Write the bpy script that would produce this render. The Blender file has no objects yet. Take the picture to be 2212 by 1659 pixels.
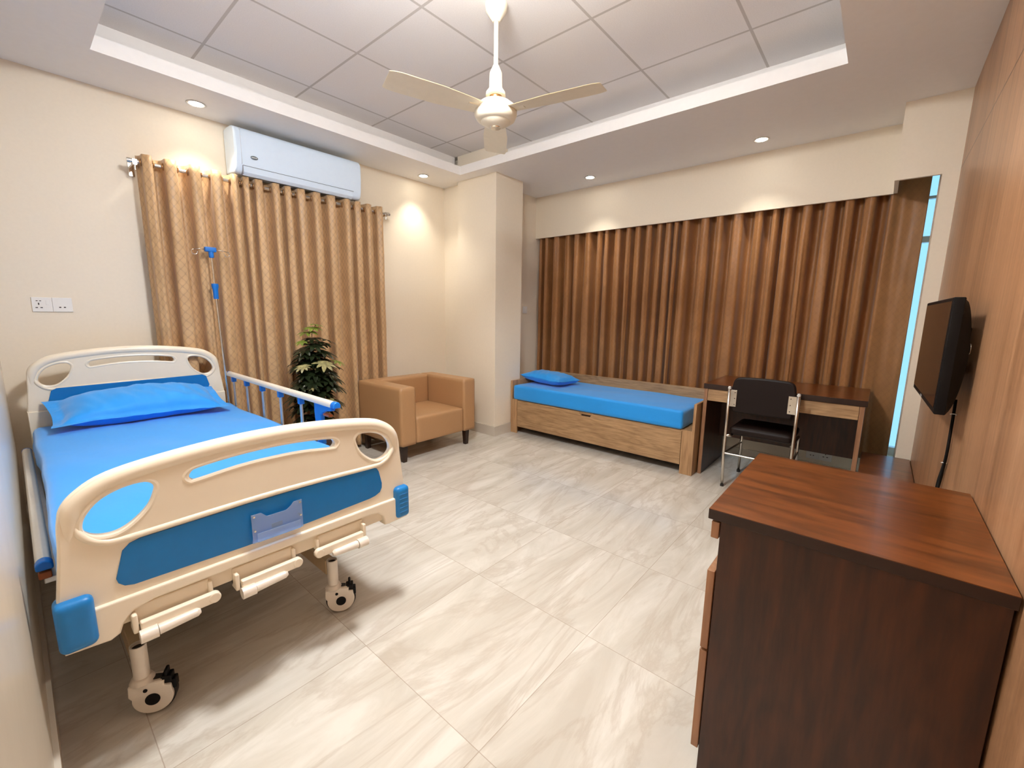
import bpy, bmesh, math, random
from math import pi, sin, cos, radians as R
from mathutils import Vector, Matrix, Euler, noise

# ------------------------------------------------------------------ camera, world, exposure
scn = bpy.context.scene
col = scn.collection
FOCAL_PX, YAW, PITCH, ROLL = 923.425, R(40.4588), R(-9.4121), R(0.80227)
cd = bpy.data.cameras.new('camera'); cam = bpy.data.objects.new('camera', cd); col.objects.link(cam)
cd.sensor_fit = 'HORIZONTAL'; cd.sensor_width = 36.0; cd.lens = 36.0 * FOCAL_PX / 2212.0
cd.clip_start = 0.02; cd.clip_end = 200
f = Vector((cos(YAW)*cos(PITCH), sin(YAW)*cos(PITCH), sin(PITCH)))
r0 = Vector((sin(YAW), -cos(YAW), 0)); u0 = r0.cross(f)
r = cos(ROLL)*r0 + sin(ROLL)*u0; u = -sin(ROLL)*r0 + cos(ROLL)*u0
m = Matrix((r, u, -f)).transposed().to_4x4(); m.translation = Vector((0, 0, 1.3))
cam.matrix_world = m
scn.camera = cam
scn.view_settings.view_transform = 'Standard'; scn.view_settings.look = 'None'
scn.view_settings.gamma = 1.0; scn.view_settings.use_curve_mapping = False
scn.view_settings.exposure = 1.8
scn.cycles.max_bounces = 8; scn.cycles.diffuse_bounces = 5; scn.cycles.glossy_bounces = 4
scn.cycles.sample_clamp_indirect = 6.0
SKY = 0.5
w = bpy.data.worlds.new('sky'); scn.world = w; w.use_nodes = True
bg = w.node_tree.nodes['Background']
bg.inputs[0].default_value = (0.30, 0.62, 0.88, 1); bg.inputs[1].default_value = SKY

WARM = (1.0, 0.94, 0.82); NEUTRAL = (0.97, 1.0, 1.02)
P_SPOT, P_DRUM, P_DISC = 8.5, 52.0, 10.0

# ------------------------------------------------------------------ materials
def nt_new(name):
    mt = bpy.data.materials.new(name); mt.use_nodes = True
    nt = mt.node_tree; b = nt.nodes['Principled BSDF']
    return mt, nt, b
def setv(b, **k):
    for a, v in k.items():
        s = b.inputs[a.replace('_', ' ')]
        s.default_value = v
def c4(c): return (c[0], c[1], c[2], 1)
def srgb(r_, g_, b_):
    def q(v):
        v /= 255.0
        return v/12.92 if v <= .04045 else ((v+.055)/1.055)**2.4
    return (q(r_), q(g_), q(b_))
def N(nt, t, **k):
    n = nt.nodes.new(t)
    for a, v in k.items(): setattr(n, a, v)
    return n
def mth(nt, op, a, b=None, c=None):
    n = N(nt, 'ShaderNodeMath', operation=op)
    for i, v in enumerate((a, b, c)):
        if v is None: continue
        if isinstance(v, (int, float)): n.inputs[i].default_value = v
        else: nt.links.new(v, n.inputs[i])
    return n.outputs[0]
def mapping(nt, src='Object', scale=(1,1,1), rot=(0,0,0), loc=(0,0,0)):
    tc = N(nt, 'ShaderNodeTexCoord'); mp = N(nt, 'ShaderNodeMapping')
    nt.links.new(tc.outputs[src], mp.inputs[0])
    mp.inputs['Scale'].default_value = scale; mp.inputs['Rotation'].default_value = rot; mp.inputs['Location'].default_value = loc
    return mp.outputs[0]
def noise_t(nt, vec, scale=5, detail=4, rough=.5, dist=0):
    n = N(nt, 'ShaderNodeTexNoise'); nt.links.new(vec, n.inputs['Vector'])
    n.inputs['Scale'].default_value = scale; n.inputs['Detail'].default_value = detail
    n.inputs['Roughness'].default_value = rough; n.inputs['Distortion'].default_value = dist
    return n.outputs['Fac']
def ramp(nt, fac, stops):
    n = N(nt, 'ShaderNodeValToRGB'); nt.links.new(fac, n.inputs[0]); el = n.color_ramp.elements
    while len(el) < len(stops): el.new(.5)
    for e, (p, c) in zip(el, stops): e.position = p; e.color = c4(c)
    return n.outputs[0]
def mixc(nt, fac, a, b, mode='MIX'):
    n = N(nt, 'ShaderNodeMix', data_type='RGBA', blend_type=mode)
    for i, v in ((0, fac), (6, a), (7, b)):
        if isinstance(v, (int, float)): n.inputs[i].default_value = v
        elif isinstance(v, tuple): n.inputs[i].default_value = c4(v)
        else: nt.links.new(v, n.inputs[i])
    return n.outputs[2]
def bump(nt, b, h, strength=.2, dist=.002):
    n = N(nt, 'ShaderNodeBump'); n.inputs['Strength'].default_value = strength; n.inputs['Distance'].default_value = dist
    nt.links.new(h, n.inputs['Height']); nt.links.new(n.outputs[0], b.inputs['Normal'])
def mat(name, c, rough=.5, metal=0, var=.04, scale=30, bmp=0, **k):
    mt, nt, b = nt_new(name)
    v = noise_t(nt, mapping(nt), scale, 3)
    dk = tuple(x*(1-var) for x in c); lt = tuple(min(1, x*(1+var)) for x in c)
    nt.links.new(ramp(nt, v, [(.3, dk), (.7, lt)]), b.inputs['Base Color'])
    setv(b, Roughness=rough, Metallic=metal, **k)
    if bmp: bump(nt, b, v, bmp)
    return mt
def wood(name, dark, light, axis='X', rough=.35, fine=60, stretch=18, big=1.6, coat=0.0, knots=0.4):
    mt, nt, b = nt_new(name)
    s = [1, 1, 1]; i = 'XYZ'.index(axis); s = [1.0 if k != i else 1.0/stretch for k in range(3)]
    v = mapping(nt, scale=tuple(s))
    n1 = noise_t(nt, v, fine, 6, .62)
    s2 = [1.0 if k != i else .22 for k in range(3)]
    v2 = mapping(nt, scale=tuple(s2), loc=(.3, .7, .1))
    n2 = noise_t(nt, v2, big*4, 3, .5, knots)
    rings = mth(nt, 'SINE', mth(nt, 'MULTIPLY', n2, 46.0))
    k = mth(nt, 'ADD', mth(nt, 'MULTIPLY', n1, .85), mth(nt, 'MULTIPLY', rings, .045))
    k = mth(nt, 'ADD', k, mth(nt, 'MULTIPLY', n2, .15))
    mid = tuple((a+c)/2 for a, c in zip(dark, light))
    nt.links.new(ramp(nt, k, [(.32, dark), (.52, mid), (.74, light)]), b.inputs['Base Color'])
    setv(b, Roughness=rough); b.inputs['Coat Weight'].default_value = coat; b.inputs['Coat Roughness'].default_value = .12
    bump(nt, b, n1, .08, .001)
    return mt
def grid_mask(nt, comp, size, off, half):
    # 1 on the joint lines along one coordinate
    q = mth(nt, 'FRACT', mth(nt, 'DIVIDE', mth(nt, 'SUBTRACT', comp, off - size*50), size))
    d = mth(nt, 'ABSOLUTE', mth(nt, 'SUBTRACT', q, .5))
    return mth(nt, 'GREATER_THAN', d, .5 - half/size)

M = {}
M['wall'] = mat('wall_paint', srgb(236, 224, 204), .55, var=.012, scale=60, bmp=.04)
M['wall_gloss'] = mat('wall_paint_sheen', srgb(226, 211, 190), .22, var=.02, scale=8, bmp=.02)
M['soffit'] = mat('ceiling_paint', srgb(242, 239, 236), .6, var=.01)
M['skirt'] = mat('skirting_tile', srgb(205, 195, 180), .25, var=.05, scale=6)
M['cream'] = mat('cream_plastic', srgb(236, 223, 201), .30, var=.01)
M['white'] = mat('white_plastic', srgb(238, 236, 232), .28, var=.01)
M['acwhite'] = mat('appliance_white', srgb(222, 238, 255), .22, var=.01)
M['fanwhite'] = mat('fan_enamel', srgb(240, 230, 208), .3, var=.02)
M['blue'] = mat('blue_plastic', srgb(8, 112, 200), .35, var=.03)
M['panelblue'] = mat('blue_laminate', srgb(0, 110, 178), .33, var=.03)
M['guardblue'] = mat('blue_bumper', srgb(20, 118, 186), .38, var=.04)
M['black'] = mat('black_plastic', (.004, .003, .003), .5, var=.1)
M['black'].node_tree.nodes['Principled BSDF'].inputs['Specular IOR Level'].default_value = .2
M['rubber'] = mat('dark_rubber', (.02, .017, .016), .6, var=.1)
M['chrome'] = mat('brushed_steel', (.72, .68, .62), .22, 1.0, var=.03)
M['bronze'] = mat('bronze_ring', (.48, .27, .12), .3, .9, var=.05)
M['alu'] = mat('white_painted_steel', srgb(232, 222, 208), .33, .1, var=.02)
M['aluBare'] = mat('pale_anodised_metal', (.62, .62, .62), .32, .7, var=.03)
M['beige'] = mat('beige_painted_steel', srgb(196, 168, 130), .4, var=.02)
M['orange'] = mat('orange_plastic', srgb(168, 84, 34), .4)
M['leg'] = mat('dark_wood_leg', (.03, .014, .008), .4, var=.2)
M['vinyl'] = mat('dark_vinyl', (.010, .004, .003), .5, var=.1, bmp=.06, scale=200)
M['vinyl'].node_tree.nodes['Principled BSDF'].inputs['Specular IOR Level'].default_value = .25
M['leather'] = mat('tan_leatherette', srgb(178, 136, 94), .42, var=.03, scale=160, bmp=.05)
M['soil'] = mat('dark_soil', (.02, .012, .008), .9, var=.3)
M['pot'] = mat('brown_glazed_pot', (.05, .022, .012), .3, var=.2)
M['stem'] = mat('woody_stem', (.12, .09, .04), .7, var=.2)
M['oak'] = wood('pale_oak_laminate', srgb(140, 106, 72), srgb(194, 158, 116), 'Y', .42, fine=80, stretch=14)
M['oakz'] = wood('pale_oak_laminate_upright', srgb(150, 112, 76), srgb(200, 160, 116), 'Z', .42)
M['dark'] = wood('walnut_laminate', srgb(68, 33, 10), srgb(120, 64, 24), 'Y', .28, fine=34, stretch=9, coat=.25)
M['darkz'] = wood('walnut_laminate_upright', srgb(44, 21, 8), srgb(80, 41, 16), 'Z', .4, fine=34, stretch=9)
M['darkedge'] = mat('dark_edge_band', srgb(42, 20, 9), .4, var=.1)
M['pinkoak'] = wood('rosy_oak_edge', srgb(134, 94, 66), srgb(172, 126, 92), 'Z', .4)

def wall_wood():
    mt, nt, b = nt_new('panel_veneer')
    v = mapping(nt, scale=(1, 1, .02)); n1 = noise_t(nt, v, 26, 5, .7)
    n3 = noise_t(nt, mapping(nt, scale=(1, 1, .05)), 3.2, 2, .5)
    n2 = noise_t(nt, mapping(nt, scale=(1, 1, .35)), 90, 3, .6)
    k = mth(nt, 'ADD', mth(nt, 'MULTIPLY', n1, .55), mth(nt, 'ADD', mth(nt, 'MULTIPLY', n2, .2), mth(nt, 'MULTIPLY', n3, .25)))
    c = ramp(nt, k, [(.36, srgb(136, 97, 66)), (.52, srgb(170, 126, 90)), (.68, srgb(192, 150, 112))])
    sep = N(nt, 'ShaderNodeSeparateXYZ'); tc = N(nt, 'ShaderNodeTexCoord'); nt.links.new(tc.outputs['Object'], sep.inputs[0])
    seam = mth(nt, 'LESS_THAN', mth(nt, 'ABSOLUTE', mth(nt, 'SUBTRACT', sep.outputs[2], 2.20)), .004)
    nt.links.new(mixc(nt, seam, c, (.10, .045, .02)), b.inputs['Base Color'])
    setv(b, Roughness=.33); bump(nt, b, n1, .06, .001)
    return mt
M['panel'] = wall_wood()

def floor_mat():
    mt, nt, b = nt_new('polished_stone_tile')
    tc = N(nt, 'ShaderNodeTexCoord'); sep = N(nt, 'ShaderNodeSeparateXYZ'); nt.links.new(tc.outputs['Object'], sep.inputs[0])
    S, ox, oy = .625, 1.396, .768
    gx = grid_mask(nt, sep.outputs[0], S, ox, .0014); gy = grid_mask(nt, sep.outputs[1], S, oy, .0014)
    g = mth(nt, 'MAXIMUM', gx, gy)
    ix = mth(nt, 'FLOOR', mth(nt, 'DIVIDE', mth(nt, 'SUBTRACT', sep.outputs[0], ox-S*50), S))
    iy = mth(nt, 'FLOOR', mth(nt, 'DIVIDE', mth(nt, 'SUBTRACT', sep.outputs[1], oy-S*50), S))
    cmb = N(nt, 'ShaderNodeCombineXYZ'); nt.links.new(ix, cmb.inputs[0]); nt.links.new(iy, cmb.inputs[1])
    wn = N(nt, 'ShaderNodeTexWhiteNoise', noise_dimensions='3D'); nt.links.new(cmb.outputs[0], wn.inputs['Vector'])
    off = N(nt, 'ShaderNodeVectorMath', operation='MULTIPLY_ADD')
    nt.links.new(wn.outputs['Color'], off.inputs[0]); off.inputs[1].default_value = (7, 7, 7); nt.links.new(tc.outputs['Object'], off.inputs[2])
    mp = N(nt, 'ShaderNodeMapping'); nt.links.new(off.outputs[0], mp.inputs[0])
    mp.inputs['Rotation'].default_value = (0, 0, R(-20)); mp.inputs['Scale'].default_value = (.26, 1.15, 1)
    n1 = noise_t(nt, mp.outputs[0], 5.5, 7, .62, .9)
    n2 = noise_t(nt, mp.outputs[0], 2.2, 8, .6, 2.0)
    vein = mth(nt, 'SUBTRACT', 1.0, mth(nt, 'MULTIPLY', mth(nt, 'ABSOLUTE', mth(nt, 'SUBTRACT', n2, .5)), 26.0))
    vein = mth(nt, 'MAXIMUM', vein, 0.0)
    c = ramp(nt, n1, [(.34, srgb(196, 188, 174)), (.5, srgb(207, 200, 187)), (.66, srgb(220, 214, 203))])
    c = mixc(nt, mth(nt, 'MULTIPLY', vein, .30), c, srgb(168, 150, 130))
    c = mixc(nt, mth(nt, 'MULTIPLY', g, .55), c, srgb(150, 128, 108))
    nt.links.new(c, b.inputs['Base Color'])
    setv(b, Roughness=.2); b.inputs['Specular IOR Level'].default_value = .45
    return mt
M['floor'] = floor_mat()

def ceil_tile_mat():
    mt, nt, b = nt_new('ceiling_tile')
    tc = N(nt, 'ShaderNodeTexCoord'); sep = N(nt, 'ShaderNodeSeparateXYZ'); nt.links.new(tc.outputs['Object'], sep.inputs[0])
    g = mth(nt, 'MAXIMUM', grid_mask(nt, sep.outputs[0], .65, 2.275, .008), grid_mask(nt, sep.outputs[1], .65, 2.705, .008))
    n = noise_t(nt, mapping(nt), 160, 3)
    c = ramp(nt, n, [(.3, srgb(233, 229, 228)), (.7, srgb(240, 236, 235))])
    nt.links.new(mixc(nt, mth(nt, 'MULTIPLY', g, .5), c, srgb(150, 138, 128)), b.inputs['Base Color'])
    setv(b, Roughness=.85)
    return mt
M['tile'] = ceil_tile_mat()

def curtain_mat(name, base, line, dist_):
    mt, nt, b = nt_new(name)
    uv = N(nt, 'ShaderNodeTexCoord'); sep = N(nt, 'ShaderNodeSeparateXYZ'); nt.links.new(uv.outputs['UV'], sep.inputs[0])
    U = mth(nt, 'MULTIPLY', sep.outputs[0], 2*pi/.040); V = mth(nt, 'MULTIPLY', sep.outputs[1], 2*pi/.058)
    cu = mth(nt, 'COSINE', U); cv = mth(nt, 'COSINE', V)
    p = mth(nt, 'ADD', cu, mth(nt, 'ADD', cv, mth(nt, 'MULTIPLY', mth(nt, 'MULTIPLY', cu, cv), .0)))
    ln = mth(nt, 'LESS_THAN', mth(nt, 'ABSOLUTE', p), .26)
    inner = mth(nt, 'MULTIPLY', mth(nt, 'LESS_THAN', mth(nt, 'ABSOLUTE', mth(nt, 'SUBTRACT', mth(nt, 'ABSOLUTE', p), .75)), .10), .35)
    k = mth(nt, 'MAXIMUM', ln, inner)
    nn = noise_t(nt, mapping(nt), 9, 4)
    bs = ramp(nt, nn, [(.3, tuple(x*.9 for x in base)), (.7, tuple(x*1.08 for x in base))])
    fine = N(nt, 'ShaderNodeTexWhiteNoise', noise_dimensions='2D')
    nt.links.new(mixc(nt, mth(nt, 'MULTIPLY', k, dist_), bs, line), b.inputs['Base Color'])
    rr = mth(nt, 'ADD', .52, mth(nt, 'MULTIPLY', k, -.12)); nt.links.new(rr, b.inputs['Roughness'])
    b.inputs['Sheen Weight'].default_value = .25; b.inputs['Sheen Roughness'].default_value = .4
    bump(nt, b, noise_t(nt, mapping(nt), 420, 2), .12, .0006)
    return mt
M['curtain'] = curtain_mat('trellis_curtain_fabric', srgb(200, 162, 118), srgb(150, 122, 90), .48)
M['curtain_shaded'] = curtain_mat('trellis_curtain_fabric_shaded', srgb(158, 108, 62), srgb(136, 92, 52), .38)  # same fabric as above, with the window wall's shade put into its colour

def sheet_mat(name, c):
    mt, nt, b = nt_new(name)
    n1 = noise_t(nt, mapping(nt, scale=(1, .45, 1), rot=(0, 0, .5)), 7, 4, .5, .8)
    nt.links.new(ramp(nt, n1, [(.3, tuple(x*.95 for x in c)), (.7, c)]), b.inputs['Base Color'])
    setv(b, Roughness=.62); b.inputs['Sheen Weight'].default_value = .3
    bump(nt, b, n1, .45, .007)
    return mt
M['sheet'] = sheet_mat('blue_cotton_sheet', srgb(16, 152, 240))
M['leafA'] = mat('dark_green_leaf', (.014, .022, .008), .28, var=.4, scale=20)
M['leafB'] = mat('lime_edged_leaf', (.16, .22, .03), .3, var=.3, scale=20)
M['leafC'] = mat('variegated_leaf', (.30, .27, .12), .3, var=.5, scale=40)

def emis(name, c, s):
    mt, nt, b = nt_new(name)
    setv(b, Roughness=.4); b.inputs['Base Color'].default_value = (.9, .9, .9, 1)
    b.inputs['Emission Color'].default_value = c4(c); b.inputs['Emission Strength'].default_value = s
    return mt
M['disc'] = emis('downlight_lens', (1, .93, .78), P_DISC)
M['drum'] = emis('lamp_diffuser', NEUTRAL, P_DRUM)
def glassy(name, c, rough, transp):
    mt, nt, b = nt_new(name)
    t = N(nt, 'ShaderNodeBsdfTransparent'); t.inputs[0].default_value = c4(c)
    mx = N(nt, 'ShaderNodeMixShader'); mx.inputs[0].default_value = 1-transp
    nt.links.new(t.outputs[0], mx.inputs[1]); nt.links.new(b.outputs[0], mx.inputs[2])
    b.inputs['Base Color'].default_value = c4(c); setv(b, Roughness=rough)
    nt.links.new(mx.outputs[0], nt.nodes['Material Output'].inputs[0])
    return mt
M['glass'] = glassy('window_pane', (.93, .97, 1.0), .03, .9)
M['acrylic'] = glassy('clear_acrylic', (.72, .84, .98), .08, .78)
def screen_mat():
    mt, nt, b = nt_new('dark_screen')
    n = noise_t(nt, mapping(nt), 4, 2); nt.links.new(ramp(nt, n, [(.3, (.012, .009, .008)), (.7, (.018, .012, .010))]), b.inputs['Base Color'])
    setv(b, Roughness=.16); return mt
M['screen'] = screen_mat()
M['hole'] = mat('socket_hole', (.03, .018, .014), .7)

# ------------------------------------------------------------------ mesh helpers
class MB:
    def __init__(s): s.v = []; s.f = []; s.uv = None
    def add(s, vs, fs):
        o = len(s.v); s.v += [tuple(p) for p in vs]; s.f += [tuple(i+o for i in q) for q in fs]; return s
    def box(s, x0, x1, y0, y1, z0, z1):
        vs = [(x, y, z) for z in (z0, z1) for y in (y0, y1) for x in (x0, x1)]
        return s.add(vs, [(0, 2, 3, 1), (4, 5, 7, 6), (0, 1, 5, 4), (2, 6, 7, 3), (0, 4, 6, 2), (1, 3, 7, 5)])
    def cyl(s, a, b, ra, rb=None, n=20, caps=True):
        a = Vector(a); b = Vector(b); rb = ra if rb is None else rb
        d = (b-a).normalized(); t = Vector((0, 0, 1)) if abs(d.z) < .9 else Vector((1, 0, 0))
        e1 = d.cross(t).normalized(); e2 = d.cross(e1)
        vs = []
        for p, q in ((a, ra), (b, rb)):
            for i in range(n):
                an = 2*pi*i/n; vs.append(p + e1*q*cos(an) + e2*q*sin(an))
        fs = [(i, i+n, (i+1) % n+n, (i+1) % n) for i in range(n)]
        if caps: fs += [tuple(range(n)), tuple(range(2*n-1, n-1, -1))]
        return s.add(vs, fs)
    def tube(s, pts, rad, n=12, closed=False, sx=1.0):
        pts = [Vector(p) for p in pts]; k = len(pts); vs = []
        rads = rad if isinstance(rad, (list, tuple)) else [rad]*k
        prev = None
        for i, p in enumerate(pts):
            a = pts[(i-1) % k] if (closed or i > 0) else p; c = pts[(i+1) % k] if (closed or i < k-1) else p
            d = (c-a).normalized()
            if prev is None:
                t = Vector((0, 0, 1)) if abs(d.z) < .9 else Vector((1, 0, 0)); e1 = d.cross(t).normalized()
            else:
                e1 = (prev - d*prev.dot(d)); e1 = e1.normalized() if e1.length > 1e-6 else d.cross(Vector((0, 0, 1))).normalized()
            prev = e1; e2 = d.cross(e1)
            for j in range(n):
                an = 2*pi*j/n; vs.append(p + e1*rads[i]*sx*cos(an) + e2*rads[i]*sin(an))
        fs = []
        for i in range(k if closed else k-1):
            for j in range(n):
                a0 = i*n+j; a1 = i*n+(j+1) % n; b0 = ((i+1) % k)*n+j; b1 = ((i+1) % k)*n+(j+1) % n
                fs.append((a0, a1, b1, b0))
        if not closed: fs += [tuple(range(n-1, -1, -1)), tuple(range((k-1)*n, k*n))]
        return s.add(vs, fs)
    def lathe(s, prof, c=(0, 0, 0), n=32, caps=True):
        vs = []
        for rr, z in prof:
            for i in range(n):
                an = 2*pi*i/n; vs.append((c[0]+rr*cos(an), c[1]+rr*sin(an), c[2]+z))
        k = len(prof)
        fs = [(i*n+j, i*n+(j+1) % n, (i+1)*n+(j+1) % n, (i+1)*n+j) for i in range(k-1) for j in range(n)]
        if caps: fs += [tuple(range(n-1, -1, -1)), tuple(range((k-1)*n, k*n))]
        return s.add(vs, fs)
    def torus(s, c, axis, Rr, r_, n=20, m_=8):
        ax = Vector(axis).normalized(); t = Vector((0, 0, 1)) if abs(ax.z) < .9 else Vector((1, 0, 0))
        e1 = ax.cross(t).normalized(); e2 = ax.cross(e1); c = Vector(c)
        return s.tube([c+e1*Rr*cos(2*pi*i/n)+e2*Rr*sin(2*pi*i/n) for i in range(n)], r_, m_, closed=True)
    def prism(s, poly, a0, a1, plane='XZ'):
        # poly in a plane, extruded along the third axis between a0 and a1
        def P(p, a): return {'XZ': (p[0], a, p[1]), 'XY': (p[0], p[1], a), 'YZ': (a, p[0], p[1])}[plane]
        n = len(poly); vs = [P(p, a0) for p in poly]+[P(p, a1) for p in poly]
        return s.add(vs, [tuple(range(n)), tuple(range(2*n-1, n-1, -1))]+[(i, i+n, (i+1) % n+n, (i+1) % n) for i in range(n)])
    def grid(s, fn, nu, nv, closed_u=False):
        vs = [fn(i/nu, j/nv) for i in range(nu+1) for j in range(nv+1)]
        fs = [(i*(nv+1)+j, (i+1)*(nv+1)+j, (i+1)*(nv+1)+j+1, i*(nv+1)+j+1) for i in range(nu) for j in range(nv)]
        return s.add(vs, fs)
    def rbox(s, c, size, rad, div=(8, 8, 4), fn=None):
        # box with rounded edges on a fine grid; fn(p, n) may move points
        c = Vector(c); h = Vector(size)/2; bm = {}
        def key(i, j, k): return (i, j, k)
        nx, ny, nz = div; idx = {}; vs = []; fs = []
        def vert(i, j, k):
            q = (i, j, k)
            if q in idx: return idx[q]
            def pos(t, n, hh):
                # dense points near edges
                x = (t/n)*2-1
                return hh*x
            p = Vector((pos(i, nx, h.x), pos(j, ny, h.y), pos(k, nz, h.z)))
            inn = Vector([max(-h[a]+rad, min(h[a]-rad, p[a])) for a in range(3)])
            d = p-inn
            nn = d.normalized() if d.length > 1e-7 else Vector((0, 0, 1))
            if d.length > 1e-7: p = inn+nn*rad
            if fn: p = fn(p, nn)
            idx[q] = len(vs); vs.append(p+c); return idx[q]
        for i in range(nx):
            for j in range(ny):
                fs.append((vert(i, j, 0), vert(i, j+1, 0), vert(i+1, j+1, 0), vert(i+1, j, 0)))
                fs.append((vert(i, j, nz), vert(i+1, j, nz), vert(i+1, j+1, nz), vert(i, j+1, nz)))
        for i in range(nx):
            for k in range(nz):
                fs.append((vert(i, 0, k), vert(i+1, 0, k), vert(i+1, 0, k+1), vert(i, 0, k+1)))
                fs.append((vert(i, ny, k), vert(i, ny, k+1), vert(i+1, ny, k+1), vert(i+1, ny, k)))
        for j in range(ny):
            for k in range(nz):
                fs.append((vert(0, j, k), vert(0, j, k+1), vert(0, j+1, k+1), vert(0, j+1, k)))
                fs.append((vert(nx, j, k), vert(nx, j+1, k), vert(nx, j+1, k+1), vert(nx, j, k+1)))
        return s.add(vs, fs)
    def xform(s, mtx):
        s.v = [tuple(mtx @ Vector(p)) for p in s.v]; return s
    def build(s, name, m_, parent=None, smooth=False, bevel=0, seg=2, off=True, label=None, sub=0):
        o0 = Vector((0, 0, 0))
        if parent is not None and off:
            p = parent
            while p is not None: o0 = o0 + Vector(p.location); p = p.parent
        me = bpy.data.meshes.new(name)
        me.from_pydata([tuple(Vector(v)-o0) for v in s.v], [], s.f)
        me.materials.append(m_)
        bm = bmesh.new(); bm.from_mesh(me); bmesh.ops.recalc_face_normals(bm, faces=bm.faces); bm.to_mesh(me); bm.free()
        me.polygons.foreach_set('use_smooth', [bool(smooth or bevel)]*len(me.polygons))
        o = bpy.data.objects.new(name, me); col.objects.link(o)
        if parent is not None: o.parent = parent
        if bevel:
            b = o.modifiers.new('bevel', 'BEVEL'); b.width = bevel; b.segments = seg; b.limit_method = 'ANGLE'; b.angle_limit = R(35)
            o.modifiers.new('normals', 'WEIGHTED_NORMAL')
        elif smooth == 'auto':
            bm = bmesh.new(); bm.from_mesh(me)
            for e in bm.edges:
                if len(e.link_faces) == 2 and e.calc_face_angle(0) > R(38): e.smooth = False
            bm.to_mesh(me); bm.free()
        if sub: q = o.modifiers.new('sub', 'SUBSURF'); q.levels = sub; q.render_levels = sub
        if label: o['label'] = label
        return o

def tag(o, label, cat, group=None):
    o['label'] = label; o['category'] = cat
    if group: o['group'] = group
    return o
def thing(name, loc, label, cat, group=None, rz=0):
    o = bpy.data.objects.new(name, None); o.empty_display_size = .1; col.objects.link(o)
    o.location = loc; o.rotation_euler = (0, 0, rz)
    return tag(o, label, cat, group)
def struct(o): o['kind'] = 'structure'; return o
def copy_tree(o, parent=None):
    c = o.copy(); col.objects.link(c)
    if parent is not None: c.parent = parent
    for ch in [q for q in list(col.objects) if q.parent == o]: copy_tree(ch, c)
    return c

# ------------------------------------------------------------------ the setting
YA = 3.865; YW = -.255; XN = -.055; XB = 4.25; ZS = 2.65; ZC = 2.90
struct(MB().box(-.2, 4.9, -.45, 4.05, -.1, 0).build('floor', M['floor']))
struct(MB().box(-.2, 4.9, -.45, 4.05, ZC, ZC+.1).build('ceiling', M['tile']))
struct(MB().box(-.2, 3.32, YA, YA+.15, 0, ZC).build('wall_left', M['wall']))
struct(MB().box(XN-.15, XN, -.4, YA, 0, ZC).build('wall_near', M['wall_gloss']))
struct(MB().box(XN, 3.90, YW-.15, YW, 0, ZC).build('wall_right', M['panel']))
# short return walls and the column in the far corner
struct(MB().box(3.32, 3.50, 3.455, YA+.15, 0, ZC).build('wall_corner', M['wall']))
struct(MB().box(3.246, 3.66, 3.006, 3.56, 0, ZC).build('wall_column', M['wall'], bevel=.003, seg=1))
struct(MB().box(3.50, 4.90, 3.285, 3.56, 0, ZC).build('wall_alcove', M['wall']))
# window wall: low kerb, box beam above the curtains, narrow pier
wb = MB(); wb.box(4.41, 4.75, YW-.15, 3.285, 0, .20); wb.box(4.57, 4.75, YW-.15, 3.285, 2.54, ZC)
struct(wb.build('wall_back', M['wall']))
struct(MB().box(4.25, 4.272, .045, 3.285, 2.185, ZC).build('wall_pelmet', M['wall']))
pb = MB(); pb.box(3.86, 3.882, -.176, .045, 2.185, ZC); pb.box(3.882, 4.25, .023, .045, 2.185, ZC)
struct(pb.build('wall_beam', M['wall']))
struct(MB().box(3.86, 4.06, YW-.001, -.176, 0, ZC).build('wall_pier', M['wall']))
struct(MB().box(3.90, 4.06, YW-.15, YW-.001, 0, ZC).build('wall_pier', M['wall']))
struct(MB().box(3.90, 4.90, YW-.20, YW-.15, 0, ZC).build('wall_return', M['wall']))
# dropped plaster border round the tray of tiles
so = MB()
so.box(XN, 4.25, 3.36, YA, ZS, ZS+.08); so.box(3.10, 4.25, .045, 3.36, ZS, ZS+.08); so.box(3.10, 3.86, YW, .045, ZS, ZS+.08)
so.box(XN, 3.10, YW, .30, ZS, ZS+.08); so.box(XN, .45, .30, 3.36, ZS, ZS+.08)
so.box(XN, 3.246, 3.60, 3.66, ZS+.08, ZC); so.box(3.41, 3.46, YW, 3.006, ZS+.08, ZC)
so.box(XN, 3.10, .02, .08, ZS+.08, ZC); so.box(.18, .24, .30, 3.60, ZS+.08, ZC)
struct(so.build('trim_1', M['soffit']))
# skirting
struct(MB().box(XN, 3.32, YA-.012, YA, 0, .105).build('baseboard_left', M['skirt'], bevel=.002, seg=1))
bb = MB(); bb.box(3.308, 3.32, 3.468, YA-.012, 0, .105); bb.box(3.234, 3.246, 2.994, 3.468, 0, .105)
bb.box(3.246, 3.672, 2.994, 3.006, 0, .105); bb.box(3.66, 4.41, 3.273, 3.285, 0, .105); bb.box(3.246, 3.32, 3.455, 3.467, 0, .105)
struct(bb.build('baseboard_corner', M['skirt']))
struct(MB().box(XN, XN+.012, -.24, YA-.012, 0, .105).build('baseboard_near', M['skirt']))
struct(MB().box(4.400, 4.41, -.17, 3.273, 0, .06).build('baseboard_back', M['skirt']))

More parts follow.
